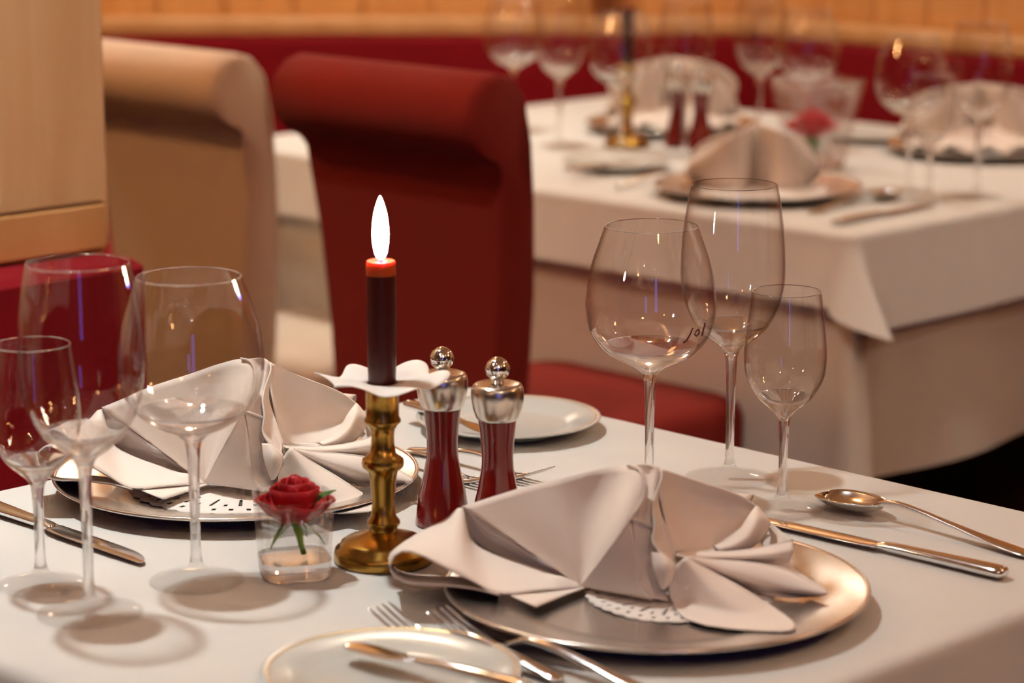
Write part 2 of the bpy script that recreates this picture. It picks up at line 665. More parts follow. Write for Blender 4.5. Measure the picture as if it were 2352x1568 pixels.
for i, (p, rz) in enumerate(SCONCES):
    e = empty('wall_lamp', p, rz)
    MB().bbox((-0.05, -0.016, -0.06), (0.05, -0.006, 0.06), 0.003).build('bracket', 'brass', e, smooth=False)
    MB().tube([(0, -0.016, 0), (0, -0.06, 0), (0, -0.075, 0.02)], 0.007, 8).build('arm', 'brass', e)
    MB().lathe([(0.0005, 0.15), (0.035, 0.142), (0.06, 0.115), (0.07, 0.08), (0.06, 0.045), (0.035, 0.02), (0.0005, 0.012)], 32, (0, -0.09, 0)).build('glass_shade', 'lit_shade', e)
    tag(e, ['round lit wall lamp high on the wooden back wall', 'round lit wall lamp high on the planks behind the far table', 'round lit wall lamp high on the planks near the window side'][i], 'lamp', 'lit wall lamps')


# ------------------------------------------------------------------ tables and cloths
def rect_loop(hx, hy, r, n_edge=10, n_cor=9):
    """points and outward directions around a rounded rectangle; w = corner weight"""
    out = []
    cs = [(hx, hy, 0), (-hx, hy, 1), (-hx, -hy, 2), (hx, -hy, 3)]
    for k, (cx, cyy, q) in enumerate(cs):
        sx, sy = (1 if cx > 0 else -1), (1 if cyy > 0 else -1)
        c = (cx - sx * r, cyy - sy * r)
        for i in range(n_cor):
            t = i / (n_cor - 1)
            an = (q + t) * PI / 2
            out.append(((c[0] + r * math.cos(an), c[1] + r * math.sin(an)), (math.cos(an), math.sin(an)), 1 - abs(2 * t - 1), k))
        nx = cs[(k + 1) % 4]
        ex = (nx[0] - (1 if nx[0] > 0 else -1) * r, nx[1] - (1 if nx[1] > 0 else -1) * r)
        a0 = (q + 1) * PI / 2
        p0 = (c[0] + r * math.cos(a0), c[1] + r * math.sin(a0))
        p1 = (ex[0] + r * math.cos(a0), ex[1] + r * math.sin(a0))
        for i in range(1, n_edge):
            t = i / n_edge
            out.append(((p0[0] + (p1[0] - p0[0]) * t, p0[1] + (p1[1] - p0[1]) * t), (math.cos(a0), math.sin(a0)), 0.0, k))
    return out


def drape(hx, hy, drop, ztop, flare, corner_out, corner_drop, wave=0.004, tip_dir=None, side=0.0):
    L = rect_loop(hx, hy, 0.02, 22, 17)
    loops = []
    n = len(L)
    for s in (0.06, 0.03, 0.02):
        loops.append([(p[0] * (1 - s / hx), p[1] * (1 - s / hy), ztop) for p, d, w, k in L])
    steps = [(-0.0, 0.0)]
    R = 0.012
    for j in range(5):
        t = j / 4
        an = t * PI / 2
        loops.append([(p[0] + d[0] * R * (math.sin(an) - 1), p[1] + d[1] * R * (math.sin(an) - 1), ztop - R * (1 - math.cos(an))) for p, d, w, k in L])
    m = 14
    for j in range(1, m + 1):
        t = j / m
        row = []
        for i, (p, d, w, k) in enumerate(L):
            ww = w ** 0.8
            h = drop * (1 + corner_drop * ww + side * max(0.0, d[0]))
            dd = d
            if tip_dir and w > 0:
                dx, dy = d[0] + tip_dir[0] * w, d[1] + tip_dir[1] * w
                q = math.hypot(dx, dy)
                dd = (dx / q, dy / q)
            o = flare * t + corner_out * ww * t ** 1.15 + wave * t * math.sin(i * 0.55 + k) * (1 - w)
            row.append((p[0] + dd[0] * o, p[1] + dd[1] * o, ztop - R - (h - R) * t))
        loops.append(row)
    mb = MB()
    mb.loops(loops)
    # the flat top
    c = loops[0]
    mb.add(c, [tuple(range(len(c)))])
    return mb


def table(name, c, hx, hy, label):
    t = empty(name, (c.x, c.y, 0), RZ)
    MB().bbox((-hx, -hy, TZ - 0.034), (hx, hy, TZ - 0.006), 0.004).build('tabletop', 'dark_wood', t, smooth=False)
    for sx in (-1, 1):
        for sy in (-1, 1):
            MB().bbox((sx * (hx - .07) - .03, sy * (hy - .07) - .03, 0), (sx * (hx - .07) + .03, sy * (hy - .07) + .03, TZ - 0.0345), 0.004).build('leg', 'dark_wood', t, smooth=False)
    tag(t, label, 'table')
    return t


NC, NHX, NHY = T(-1.395, 1.335, 0), 0.408, 0.413
FCa, FCb, FHX, FHY = -2.775, 3.245, 0.695, 0.51
FC = T(FCa, FCb, 0)
table('dining_table', NC, NHX - 0.006, NHY - 0.006, 'small dark wooden table under the near tablecloth with the candle')
table('dining_table', FC, FHX - 0.006, FHY - 0.006, 'long dark wooden table under the far tablecloth behind the red chair')

u1 = drape(NHX - 0.003, NHY - 0.003, 0.32, TZ - 0.003, 0.03, 0.05, 0.25).build('under_cloth', 'under_linen', loc=(NC.x, NC.y, 0), rz=RZ)
tag(u1, 'beige undercloth hanging below the white cloth of the near table', 'tablecloth')
o1 = drape(NHX, NHY, 0.16, TZ, 0.035, 0.06, 0.3).build('tablecloth', 'table_linen', loc=(NC.x, NC.y, 0), rz=RZ)
tag(o1, 'cream damask tablecloth covering the near table with the burning candle', 'tablecloth')
u2 = drape(FHX - 0.003, FHY - 0.003, 0.34, TZ - 0.003, 0.02, 0.08, 0.22, 0.016).build('under_cloth', 'under_linen', loc=(FC.x, FC.y, 0), rz=RZ)
tag(u2, 'beige undercloth with draped corner hanging below the far tablecloth', 'tablecloth')
o2 = drape(FHX, FHY, 0.098, TZ, 0.03, 0.075, 0.06, 0.002, tip_dir=(0.8, 0.1), side=0.32).build('tablecloth', 'table_linen', loc=(FC.x, FC.y, 0), rz=RZ)
tag(o2, 'cream damask tablecloth with pointed hanging corner on the far table', 'tablecloth')


# ------------------------------------------------------------------ chairs
def chair(a, b, mat, label):
    c = empty('dining_chair', T(a, b, 0), RZ)      # local: x along the backrest, faces +y
    # rolled backrest: closed section in (y, z), swept across x with rounded ends
    sec = [(0.03, 0.40), (0.035, 0.55), (0.03, 0.70), (0.015, 0.82), (0.0, 0.90), (-0.012, 0.955)]
    top = [(-0.066 + 0.054 * math.cos(t), 0.940 + 0.053 * math.sin(t)) for t in [math.radians(q) for q in (30, 60, 90, 120, 150, 180, 210, 240, 262)]]
    backs = [(-0.058, 0.872), (-0.055, 0.84), (-0.045, 0.76), (-0.04, 0.62), (-0.045, 0.40)]
    prof = sec + top + backs
    loops = []
    for u, sc in ((-1, .78), (-.985, .92), (-.95, 1), (-.5, 1), (0, 1), (.5, 1), (.95, 1), (.985, .92), (1, .78)):
        row = []
        for y, z in prof:
            cyv, hw = -0.01, 0.142 + 0.050 * max(0, min(1, (z - 0.45) / 0.45))
            ym = -0.03
            row.append((u * hw, ym + (y - ym) * sc, 0.40 + (z - 0.40) * (1 - (1 - sc) * 0.06)))
        loops.append(row)
    mb = MB().loops(loops, True, True)
    autosmooth(mb.build('backrest', mat, c), 60)
    # seat cushion with rounded outline
    lp = []
    for z, i in ((0.37, 0.012), (0.38, 0.002), (0.40, 0), (0.475, 0), (0.492, 0.006), (0.50, 0.022), (0.503, 0.06)):
        lp.append([(p[0] * (0.205 - i) / 0.205, 0.235 + p[1] * (0.205 - i) / 0.205, z) for p, d, w, k in rect_loop(0.205, 0.205, 0.05, 4, 6)])
    MB().loops(lp, True, True).build('seat', mat, c)
    for sx in (-1, 1):
        for y, dy in ((-0.0, -0.04), (0.40, 0.0)):
            MB().tube([(sx * 0.165, y + dy, 0.0), (sx * 0.16, y, 0.372)], [0.014, 0.022], 8).build('leg', 'dark_wood', c)
    tag(c, label, 'chair')
    return c


chair(-2.452, 2.30, 'red_cover', 'dark red upholstered chair with rolled backrest behind the candle')
chair(-3.085, 2.40, 'beige_cover', 'beige covered chair with rolled backrest behind the foreground wine glasses').scale = (1, 1, 0.975)

# ------------------------------------------------------------------ wine glasses
PROF = {
    'round': dict(bowl=[(0.0385, 0.2324), (0.0435, 0.218), (0.0504, 0.1962), (0.0534, 0.1744), (0.0538, 0.1634), (0.0503, 0.1451), (0.0403, 0.1304), (0.0262, 0.1204), (0.014, 0.1145), (0.0068, 0.109)],
                  stem=[(0.0068, 0.109), (0.0051, 0.1009), (0.0043, 0.0861), (0.0038, 0.0563), (0.0040, 0.0226), (0.0058, 0.0132)],
                  foot=[(0.0058, 0.0132), (0.0117, 0.0078), (0.0237, 0.0040), (0.0345, 0.0022), (0.0357, 0.0014), (0.0350, 0.0006), (0.0200, 0.0008), (0.0005, 0.0012)]),
    'tall': dict(bowl=[(0.0364, 0.2562), (0.0397, 0.2395), (0.0431, 0.2134), (0.0443, 0.191), (0.044, 0.1722), (0.04, 0.1533), (0.0305, 0.1344), (0.0175, 0.1221), (0.0092, 0.1160), (0.006, 0.1097)],
                 stem=[(0.006, 0.1097), (0.0048, 0.1002), (0.0041, 0.0772), (0.0037, 0.0387), (0.0041, 0.0175), (0.006, 0.0109)],
                 foot=[(0.006, 0.0109), (0.0135, 0.0066), (0.0263, 0.0036), (0.0370, 0.0022), (0.0384, 0.0014), (0.0376, 0.0006), (0.0200, 0.0008), (0.0005, 0.0012)]),
    'small': dict(bowl=[(0.0282, 0.1837), (0.0304, 0.1657), (0.033, 0.144), (0.0337, 0.1259), (0.0313, 0.1113), (0.0231, 0.0967), (0.0140, 0.0880), (0.0076, 0.0818), (0.005, 0.0766)],
                  stem=[(0.005, 0.0766), (0.0043, 0.0692), (0.0038, 0.0526), (0.0038, 0.0268), (0.0047, 0.0156), (0.0072, 0.0101)],
                  foot=[(0.0072, 0.0101), (0.0162, 0.0062), (0.0240, 0.0036), (0.0320, 0.0022), (0.0331, 0.0014), (0.0324, 0.0006), (0.0180, 0.0008), (0.0005, 0.0012)]),
}


def smooth_prof(p, n):
    return [(q.x, q.y) for q in resample([Vector((r, z, 0)) for r, z in p], n)]


def make_glass(kind):
    d = PROF[kind]
    g = empty('wine_glass', (0, 0, 0))
    out = smooth_prof(d['bowl'], 40)
    # inner wall follows the outer one, thicker at the bottom
    zb, zt = d['bowl'][-1][1], d['bowl'][0][1]
    inner = []
    for k, (r, z) in enumerate(out):
        a, b = out[max(k - 1, 0)], out[min(k + 1, len(out) - 1)]
        tx, tz = b[0] - a[0], b[1] - a[1]
        q = math.hypot(tx, tz) or 1
        nx, nz = tz / q, -tx / q           # inward (left of the downward path)
        th = 0.0009 + 0.0022 * max(0, 1 - (z - zb) / (0.28 * (zt - zb)))
        if nx > 0:
            nx, nz = -nx, -nz
        rr, zz = r + nx * th, z + nz * th
        if rr < 0.0015:
            break
        if inner and zz > inner[-1][1]:
            zz = inner[-1][1] - 0.0001
        inner.append((rr, zz))
    inner.append((0.0004, inner[-1][1] - 0.0008))
    seg = 64
    cut = zb + 0.20 * (zt - zb)
    mb = MB()
    ki = [i for i, p in enumerate(out) if p[1] <= cut][0]
    kn = [i for i, p in enumerate(inner) if p[1] <= cut][0]
    lip = [(inner[0][0], inner[0][1]), (out[0][0] - 0.00045, out[0][1] + 0.0005), out[0]]
    mb.lathe(list(reversed(inner[kn:])), seg, mi=1)
    mb.lathe(list(reversed(inner[:kn + 1])), seg, mi=0)
    mb.lathe(lip, seg, mi=1)
    mb.lathe(out[:ki + 1], seg, mi=0)
    mb.lathe(out[ki:], seg, mi=1)
    mb.build('bowl', ['glass_wall', 'glass_solid'], g)
    MB().lathe(smooth_prof(d['stem'], 26), 32).build('stem', 'glass_solid', g)
    MB().lathe(smooth_prof(d['foot'][:4], 12) + d['foot'][4:], 56, cap1=True).build('foot', 'glass_foot', g)
    return g


GL = {k: None for k in PROF}


def place_glass(kind, p, label, group, rz=0.0):
    if GL[kind] is None:
        GL[kind] = make_glass(kind)
        o = GL[kind]
    else:
        o = copy_tree(GL[kind])
        for ch in list(o.children):
            if ch.name.startswith('etched'):
                bpy.data.objects.remove(ch)
    o.location = (p.x, p.y, TZ + 0.0004)
    o.rotation_euler = (0, 0, rz)
    tag(o, label, 'wine glass', group)
    return o


gA = place_glass('round', G(1490, 1150), 'round-bowled wine glass leftmost behind the folded napkin on the near table', 'glasses of the near setting')
place_glass('tall', G(1675, 1100), 'tallest tulip wine glass between the round and the small one beside the napkin', 'glasses of the near setting')
place_glass('small', G(1796, 1172), 'small wine glass nearest the spoon on the near table', 'glasses of the near setting')
place_glass('small', G(95, 1345), 'small blurred wine glass cut off at the left picture edge', 'glasses of the opposite setting')
place_glass('tall', G(207, 1410), 'tall blurred wine glass in the foreground before the wooden partition', 'glasses of the opposite setting')
place_glass('round', G(452, 1336), 'blurred round wine glass before the beige chair and the standing napkin', 'glasses of the opposite setting')
place_glass('round', G(2085, 440), 'round wine glass before the red bench in the trio at the far table corner', 'glasses at the far table corner')
place_glass('small', G(2133, 462), 'small wine glass in front of the trio at the far table corner', 'glasses at the far table corner')
place_glass('tall', G(2243, 452), 'tall wine glass rightmost in the trio at the far table corner', 'glasses at the far table corner')
place_glass('tall', G(1285, 335), 'blurred wine glass just beyond the upper corner of the dark red chair', 'glasses at the back of the far table')
place_glass('round', G(1180, 300), 'blurred wine glass leftmost on the far table above the dark red chair back', 'glasses at the back of the far table')
place_glass('round', G(1424, 356), 'blurred round wine glass in front of the far brass candlestick', 'glasses at the back of the far table')
place_glass('tall', G(1572, 358), 'blurred tall wine glass in front of the red mills on the far table', 'glasses at the back of the far table')
place_glass('tall', G(1742, 330), 'blurred tall wine glass just left of the flower vase on the far table', 'glasses at the back of the far table')
place_glass('round', G(1850, 345), 'blurred round wine glass directly behind the flower vase', 'glasses at the back of the far table')


# the brush script mark on the round glass
def on_bowl(px, py):
    base = G(1490, 1150)
    z = P(1490, py, base.y - 0.04).z - 0.75
    bp = smooth_prof(PROF['round']['bowl'], 60)
    r = min(bp, key=lambda q: abs(q[1] - z))[0] + 0.0003
    dx = (px - 1490) / F * 2.14
    an = math.asin(max(-1, min(1, dx / r)))
    return (r * math.sin(an), -r * math.cos(an), z)


mk = MB()
for st in ([(1577, 752), (1572, 765), (1564, 780), (1556, 786)],
           [(1590, 758), (1584, 762), (1582, 769), (1586, 774), (1592, 769), (1593, 762), (1590, 758)],
           [(1606, 746), (1604, 756), (1601, 767), (1600, 777)]):
    mk.tube([on_bowl(*q) for q in st], 0.0007, 6)
mk.build('etched_mark', 'logo_ink', gA)['label'] = 'small dark brush-written letters on the bowl'


# ------------------------------------------------------------------ plates
def make_charger():
    c = empty('charger_plate', (0, 0, 0))
    MB().lathe([(0.0005, 0.0052), (0.06, 0.0052), (0.098, 0.0056), (0.106, 0.0064), (0.112, 0.0090), (0.125, 0.0110), (0.146, 0.0148), (0.1515, 0.0160)], 96).build('well', 'silver', c)
    MB().lathe([(0.1515, 0.0160), (0.153, 0.0172), (0.1545, 0.0166), (0.1550, 0.0152), (0.1535, 0.0140)], 96).build('beaded_rim', 'steel_brushed', c)
    MB().lathe([(0.1535, 0.0140), (0.146, 0.0120), (0.125, 0.0085), (0.112, 0.0060), (0.104, 0.0), (0.098, 0.0), (0.096, 0.0032), (0.0005, 0.0034)], 96).build('underside', 'silver', c)
    return c


charger0 = make_charger()
CH = [(Vector((0.105, 1.787, TZ)), 'silver charger plate under the sharp foreground napkin'),
      (G(545, 1122), 'blurred silver charger plate under the standing napkin behind the rose'),
      (G(2250, 352), 'silver charger plate with fan napkin by the red bench at right'),
      (G(1740, 447), 'silver charger plate with brown-shaded napkin at the near edge of the far table'),
      (G(1545, 300), 'silver charger plate behind the red mills on the far table')]
chargers = []
for i, (p, lab) in enumerate(CH):
    o = charger0 if i == 0 else copy_tree(charger0)
    o.location = (p.x, p.y, TZ + 0.0005)
    tag(o, lab, 'plate', 'silver charger plates')
    chargers.append(o)


def make_doily(r):
    mb = MB()
    n = 144
    rings = [r * 0.02, r * 0.55, r * 0.70, r * 0.76, r * 0.84, r * 0.90, r]
    rows = []
    for k, rr in enumerate(rings):
        row = []
        for i in range(n):
            an = 2 * PI * i / n
            q = rr
            if k == len(rings) - 1:
                q = rr * (1 + 0.035 * abs(math.sin(an * 18)) - 0.02)
            row.append((q * math.cos(an), q * math.sin(an), 0.0004 * math.sin(an * 7) * rr / r))
        rows.append(row)
    vs = [p for row in rows for p in row]
    fs = []
    for k in range(len(rows) - 1):
        for i in range(n):
            if k == 2 and i % 4 == 1:
                continue
            if k == 4 and i % 4 == 3:
                continue
            if k == 1 and i % 8 == 5:
                continue
            j = (i + 1) % n
            fs.append((k * n + i, k * n + j, (k + 1) * n + j, (k + 1) * n + i))
    fs.append(tuple(range(n)))
    mb.add(vs, fs)
    return mb.build('paper_doily', 'doily_paper', solid=0.0004)


doily0 = make_doily(0.068)
for i, (p, lab) in enumerate([(Vector((0.122, 1.792, 0)), 'white lace paper doily peeking out under the foreground napkin'),
                              (G(560, 1128), 'white paper doily under the blurred standing napkin behind the rose'),
                              (G(2250, 352), 'white paper doily on the charger by the red bench at right'),
                              (G(1755, 447), 'white paper doily on the charger at the near edge of the far table'),
                              (G(1545, 300), 'white paper doily under the napkin behind the red mills')]):
    o = doily0 if i == 0 else copy_tree(doily0)
    o.location = (p.x, p.y, TZ + 0.0066)
    if i:
        o.scale = (1.4, 1.4, 1)
    tag(o, lab, 'doily', 'paper doilies')


def make_side_plate():
    c = empty('side_plate', (0, 0, 0))
    MB().lathe([(0.0005, 0.0050), (0.050, 0.0050), (0.056, 0.0062), (0.063, 0.0100), (0.0795, 0.0135), (0.0845, 0.0145), (0.0860, 0.0140), (0.0850, 0.0126), (0.064, 0.0070), (0.052, 0.0), (0.048, 0.0), (0.046, 0.0022), (0.0005, 0.0022)], 80).build('dish', 'porcelain', c)
    MB().lathe([(0.0812, 0.0141), (0.0816, 0.01432), (0.0822, 0.01442), (0.0826, 0.01438)], 80).build('gold_band', 'gold_line', c)['label'] = 'thin gold line around the rim'
    return c


sp0 = make_side_plate()
SP = [(Vector((-0.079, 1.606, 0)), 'white gold-rimmed side plate at the bottom edge under the butter knife'),
      (G(1168, 988), 'white side plate behind the two mills on the near table'),
      (G(1415, 388), 'blurred white side plate beside the dark red chair on the far table'),
      (G(2000, 322), 'blurred white side plate on the far table before the red bench')]
for i, (p, lab) in enumerate(SP):
    o = sp0 if i == 0 else copy_tree(sp0)
    o.location = (p.x, p.y, TZ + 0.0005)
    tag(o, lab, 'plate', 'white side plates')


# ------------------------------------------------------------------ cutlery (local: tip at x = 0, handle towards +x)
def bar(mb, st, seg=12):
    """st: (x, y, z, half width, half thickness)"""
    lp = []
    for x, y, z, w, t in st:
        lp.append([(x, y + w * math.copysign(abs(math.cos(2 * PI * k / seg)) ** 0.8, math.cos(2 * PI * k / seg)), z + t * math.sin(2 * PI * k / seg)) for k in range(seg)])
    return mb.loops(lp, True, True)


def sm(st, n):
    out = []
    m = len(st)
    for i in range(m - 1):
        for q in range(n):
            t = q / n
            row = []
            for c in range(5):
                p0 = st[max(i - 1, 0)][c]
                p1, p2 = st[i][c], st[i + 1][c]
                p3 = st[min(i + 2, m - 1)][c]
                row.append(cr_point(p0, p1, p2, p3, t))
            row[3] = max(row[3], 0.0004)
            row[4] = max(row[4], 0.0003)
            out.append(tuple(row))
    out.append(tuple(st[-1]))
    return out


def make_fork(L):
    f = empty('fork', (0, 0, 0))
    k = L / 0.21
    hd = [(0.062 * k, 0, 0.0030, 0.0112, 0.0012), (0.072 * k, 0, 0.0065, 0.0084, 0.0015), (0.082 * k, 0, 0.0110, 0.0044, 0.0019), (0.095 * k, 0, 0.0145, 0.0032, 0.0022),
          (0.12 * k, 0, 0.0142, 0.0034, 0.0023), (0.15 * k, 0, 0.0108, 0.0046, 0.0023), (0.18 * k, 0, 0.0066, 0.0062, 0.0023), (0.203 * k, 0, 0.0038, 0.0070, 0.0022), (0.2085 * k, 0, 0.0034, 0.0052, 0.0018), (0.2105 * k, 0, 0.0032, 0.0016, 0.0009)]
    bar(MB(), sm(hd, 5), 14).build('handle', 'steel', f)
    pl = [(0.046 * k, 0, 0.0034, 0.0122, 0.0009), (0.052 * k, 0, 0.0027, 0.0126, 0.0010), (0.062 * k, 0, 0.0030, 0.0112, 0.0012), (0.070 * k, 0, 0.0055, 0.0090, 0.0014)]
    bar(MB(), sm(pl, 4), 14).build('palm', 'steel', f)
    for i in range(4):
        y = (-1.5 + i) * 0.0066
        tn = [(0.0, y * 0.97, 0.0172, 0.0007, 0.0006), (0.006 * k, y, 0.0150, 0.0013, 0.0008), (0.02 * k, y, 0.0098, 0.0016, 0.0010), (0.036 * k, y, 0.0052, 0.0019, 0.0011), (0.050 * k, y, 0.0030, 0.0021, 0.0011)]
        bar(MB(), sm(tn, 4), 8).build('tine', 'steel', f)
    return f


def make_spoon(L):
    s = empty('spoon', (0, 0, 0))
    n, m = 22, 20
    rows = []
    BL, BW, BD = 0.064, 0.0205, 0.0105
    for j in range(n + 1):
        t = j / n
        x = BL * (1 - math.cos(PI * t)) / 2
        w = BW * max(0.0, math.sin(PI * t ** 0.86)) ** 0.75
        row = []
        for i in range(m + 1):
            u = -1 + 2 * i / m
            dep = BD * (1 - u * u) * (max(0.0, math.sin(PI * t)) ** 0.7)
            z = 0.0125 + 0.004 * (t - 0.5) - dep
            row.append((x, u * w, z))
        rows.append(row)
    MB().grid(rows).build('spoon_bowl', 'steel', s, solid=0.0012)
    hd = [(BL - 0.004, 0, 0.0142, 0.0040, 0.0012), (BL + 0.008, 0, 0.0165, 0.0030, 0.0018), (0.09, 0, 0.0165, 0.0030, 0.0019), (0.13, 0, 0.0115, 0.0038, 0.0019),
          (0.165, 0, 0.0070, 0.0060, 0.0018), (0.195, 0, 0.0040, 0.0080, 0.0017), (L - 0.004, 0, 0.0030, 0.0070, 0.0015), (L, 0, 0.0028, 0.0016, 0.0008)]
    bar(MB(), sm(hd, 5), 14).build('handle', 'steel', s)
    return s


def make_knife(L):
    s = empty('knife', (0, 0, 0))
    B = L * 0.52
    bl = [(0.0, 0.006, 0.0030, 0.0012, 0.0004), (0.006, 0.003, 0.0032, 0.0050, 0.0006), (0.03, 0.0, 0.0036, 0.0088, 0.0008), (B * 0.8, 0, 0.0042, 0.0094, 0.0010), (B, 0, 0.0046, 0.0080, 0.0014)]
    bar(MB(), sm(bl, 5), 12).build('blade', 'steel', s)
    hd = [(B - 0.001, 0, 0.0048, 0.0060, 0.0022), (B + 0.008, 0, 0.0050, 0.0054, 0.0036), (B + 0.03, 0, 0.0052, 0.0060, 0.0042), (L - 0.03, 0, 0.0056, 0.0082, 0.0046), (L - 0.006, 0, 0.0056, 0.0086, 0.0046), (L - 0.001, 0, 0.0056, 0.0060, 0.0034), (L, 0, 0.0056, 0.002, 0.001)]
    bar(MB(), sm(hd, 5), 14).build('handle', 'steel', s)
    return s


def make_butter_knife(L):
    s = empty('butter_knife', (0, 0, 0))
    bl = [(0.0, 0, 0.0030, 0.0030, 0.0004), (0.005, 0, 0.0031, 0.0078, 0.0006), (0.025, -0.001, 0.0034, 0.0100, 0.0008), (0.046, -0.001, 0.0040, 0.0084, 0.0010), (0.062, 0, 0.0046, 0.0042, 0.0016)]
    bar(MB(), sm(bl, 5), 12).build('blade', 'steel', s)
    hd = [(0.060, 0, 0.0046, 0.0040, 0.0018), (0.075, 0, 0.0048, 0.0044, 0.0030), (0.11, 0, 0.0050, 0.0054, 0.0038), (L - 0.012, 0, 0.0052, 0.0066, 0.0042), (L - 0.003, 0, 0.0052, 0.0056, 0.0034), (L, 0, 0.0052, 0.0018, 0.001)]
    bar(MB(), sm(hd, 5), 14).build('handle', 'steel', s)
    return s


def lay(proto, used, p, rz, label, cat, group, z=TZ + 0.0004, tilt=0.0):
    o = proto if not used else copy_tree(proto)
    o.location = (p.x, p.y, z)
    o.rotation_euler = (0, tilt, rz)
    tag(o, label, cat, group)
    return o


fk, fk2, spn, kn, bk = make_fork(0.196), make_fork(0.172), make_spoon(0.215), make_knife(0.238), make_butter_knife(0.156)
g1, g2, g3 = 'cutlery of the near setting', 'cutlery of the opposite setting', 'cutlery on the far table'
lay(fk, 0, T(-1.255, 1.180), RZ + 0.03, 'large dinner fork lying beside the foreground charger', 'fork', g1)
lay(fk2, 0, T(-1.290, 1.157), RZ + 0.04, 'smaller fork between the dinner fork and the gold-rimmed side plate', 'fork', g1)
lay(kn, 0, T(-1.280, 1.557), RZ + 0.04, 'knife next to the foreground charger and below the spoon', 'knife', g1)
lay(spn, 0, T(-1.272, 1.637), RZ - 0.045, 'spoon with bright highlight lying by the small foreground glass', 'spoon', g1)
lay(bk, 0, T(-1.243, 1.086), RZ + 0.13, 'butter knife resting across the gold-rimmed side plate', 'knife', g1, TZ + 0.0140, 0.0)
RO = RZ + PI
lay(kn, 1, T(-1.530, 1.135), RO, 'blurred knife at the left edge next to the opposite charger', 'knife', g2)
lay(spn, 1, T(-1.592, 1.030), RO, 'blurred spoon at the left edge behind the foreground glasses', 'spoon', g2)
lay(fk, 1, T(-1.485, 1.475), RO, 'blurred fork behind the brass candlestick by the left mill', 'fork', g2)
lay(fk2, 1, T(-1.470, 1.512), RO, 'blurred small fork between the mills and the white plate', 'fork', g2)
lay(bk, 1, T(-1.575, 1.565), RO - 0.15, 'butter knife on the white plate behind the mills', 'knife', g2, TZ + 0.0140)
RF = RZ - PI / 2
lay(spn, 1, T(-2.246, 3.050), RF + 0.03, 'spoon beside the napkin on the near edge of the far table', 'spoon', g3)
lay(kn, 1, T(-2.158, 3.02), RF + 0.02, 'knife lying parallel to the cloth edge near the far table corner', 'knife', g3)
lay(fk, 1, T(-2.60, 3.02), RF, 'blurred fork between side plate and charger on the far table', 'fork', g3)
lay(bk, 1, T(-2.70, 2.98), RF, 'blurred butter knife on the side plate near the dark red chair', 'knife', g3, TZ + 0.0140)

# ------------------------------------------------------------------ candlestick, candle, mills
cs_prof = [(0.0150, 0.1396), (0.0159, 0.1380), (0.0152, 0.1362), (0.0129, 0.1345), (0.0126, 0.1141), (0.0140, 0.1115), (0.0140, 0.1100), (0.0113, 0.1072), (0.0093, 0.1038), (0.0087, 0.0987), (0.0090, 0.0918), (0.0100, 0.0849), (0.0158, 0.0806), (0.0164, 0.0775), (0.0158, 0.0746), (0.0113, 0.0712),
           (0.0100, 0.0643), (0.0087, 0.047), (0.0095, 0.036), (0.0125, 0.0318), (0.0127, 0.0296), (0.0104, 0.0262), (0.0110, 0.0240), (0.0185, 0.0205), (0.0290, 0.0175), (0.0330, 0.0150), (0.0340, 0.0120), (0.0375, 0.0100), (0.0387, 0.0060), (0.0387, 0.0008), (0.0370, 0.0)]


def make_candlestick():
    c = empty('candlestick', (0, 0, 0))
    MB().lathe(cs_prof[12:23], 48).build('stem', 'brass', c)
    MB().lathe(cs_prof[22:], 56, cap1=True).build('base', 'brass', c)
    MB().lathe([(0.0112, 0.118), (0.0112, 0.1396)] + cs_prof[:13], 48, cap0=True).build('socket', 'brass', c)
    return c


def make_candle(rim='glow_wax'):
    c = empty('candle', (0, 0, 0))
    MB().lathe([(0.0112, 0.2235), (0.0112, 0.21), (0.0112, 0.19), (0.0108, 0.15), (0.0095, 0.119)], 40, cap1=True).build('wax_shaft', 'candle_wax', c)
    MB().lathe([(0.0003, 0.2308), (0.0030, 0.2310), (0.0090, 0.2325), (0.0100, 0.2345), (0.0108, 0.2340), (0.0113, 0.2315), (0.0113, 0.2275), (0.0112, 0.2235)], 40).build('wax_rim', rim, c)
    MB().tube([(0, 0, 0.2305), (0.0002, 0, 0.236), (0.0008, 0, 0.241)], 0.0007, 6).build('wick', 'wick', c)
    return c


def make_collar():
    mb = MB()
    n, rows = 96, []
    for k, q in enumerate((0.0118, 0.018, 0.026, 0.034, 0.041, 0.046)):
        row = []
        for i in range(n):
            an = 2 * PI * i / n
            pet = 1 + 0.13 * (k / 5) * math.cos(an * 6 + 0.4)
            r = q * pet
            z = 0.1402 + 0.0035 * (k / 5) ** 1.2 * (1 + math.sin(an * 6 + 1.3)) + 0.0022 * math.sin(an * 2 + .6) * k / 5
            row.append((r * math.cos(an), r * math.sin(an), z))
        rows.append(row)
    mb.loops(rows)
    return mb.build('paper_drip_collar', 'paper', solid=0.0006)


cpos = G(882, 1287)
cst = make_candlestick()
cst.location = (cpos.x, cpos.y, TZ + 0.0004)
tag(cst, 'brass candlestick standing between the rose glass and the red mills', 'candlestick', 'brass candlesticks')
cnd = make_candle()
cnd.location = cst.location
tag(cnd, 'burning dark red taper candle with flame glow coloured into its orange top', 'candle', 'taper candles')
fl = MB().lathe([(0.0002, 0.0), (0.0030, 0.002), (0.0047, 0.006), (0.0058, 0.013), (0.0062, 0.020), (0.0058, 0.028), (0.0046, 0.036), (0.0030, 0.042), (0.0014, 0.0465), (0.0002, 0.049)], 28).build('flame', 'flame', cnd, loc=(0, 0, 0.2345))
fl['label'] = 'white-hot flame with blue foot'
co = make_collar()
co.location = cst.location
tag(co, 'white petal-edged paper collar around the foot of the burning candle', 'candle collar')

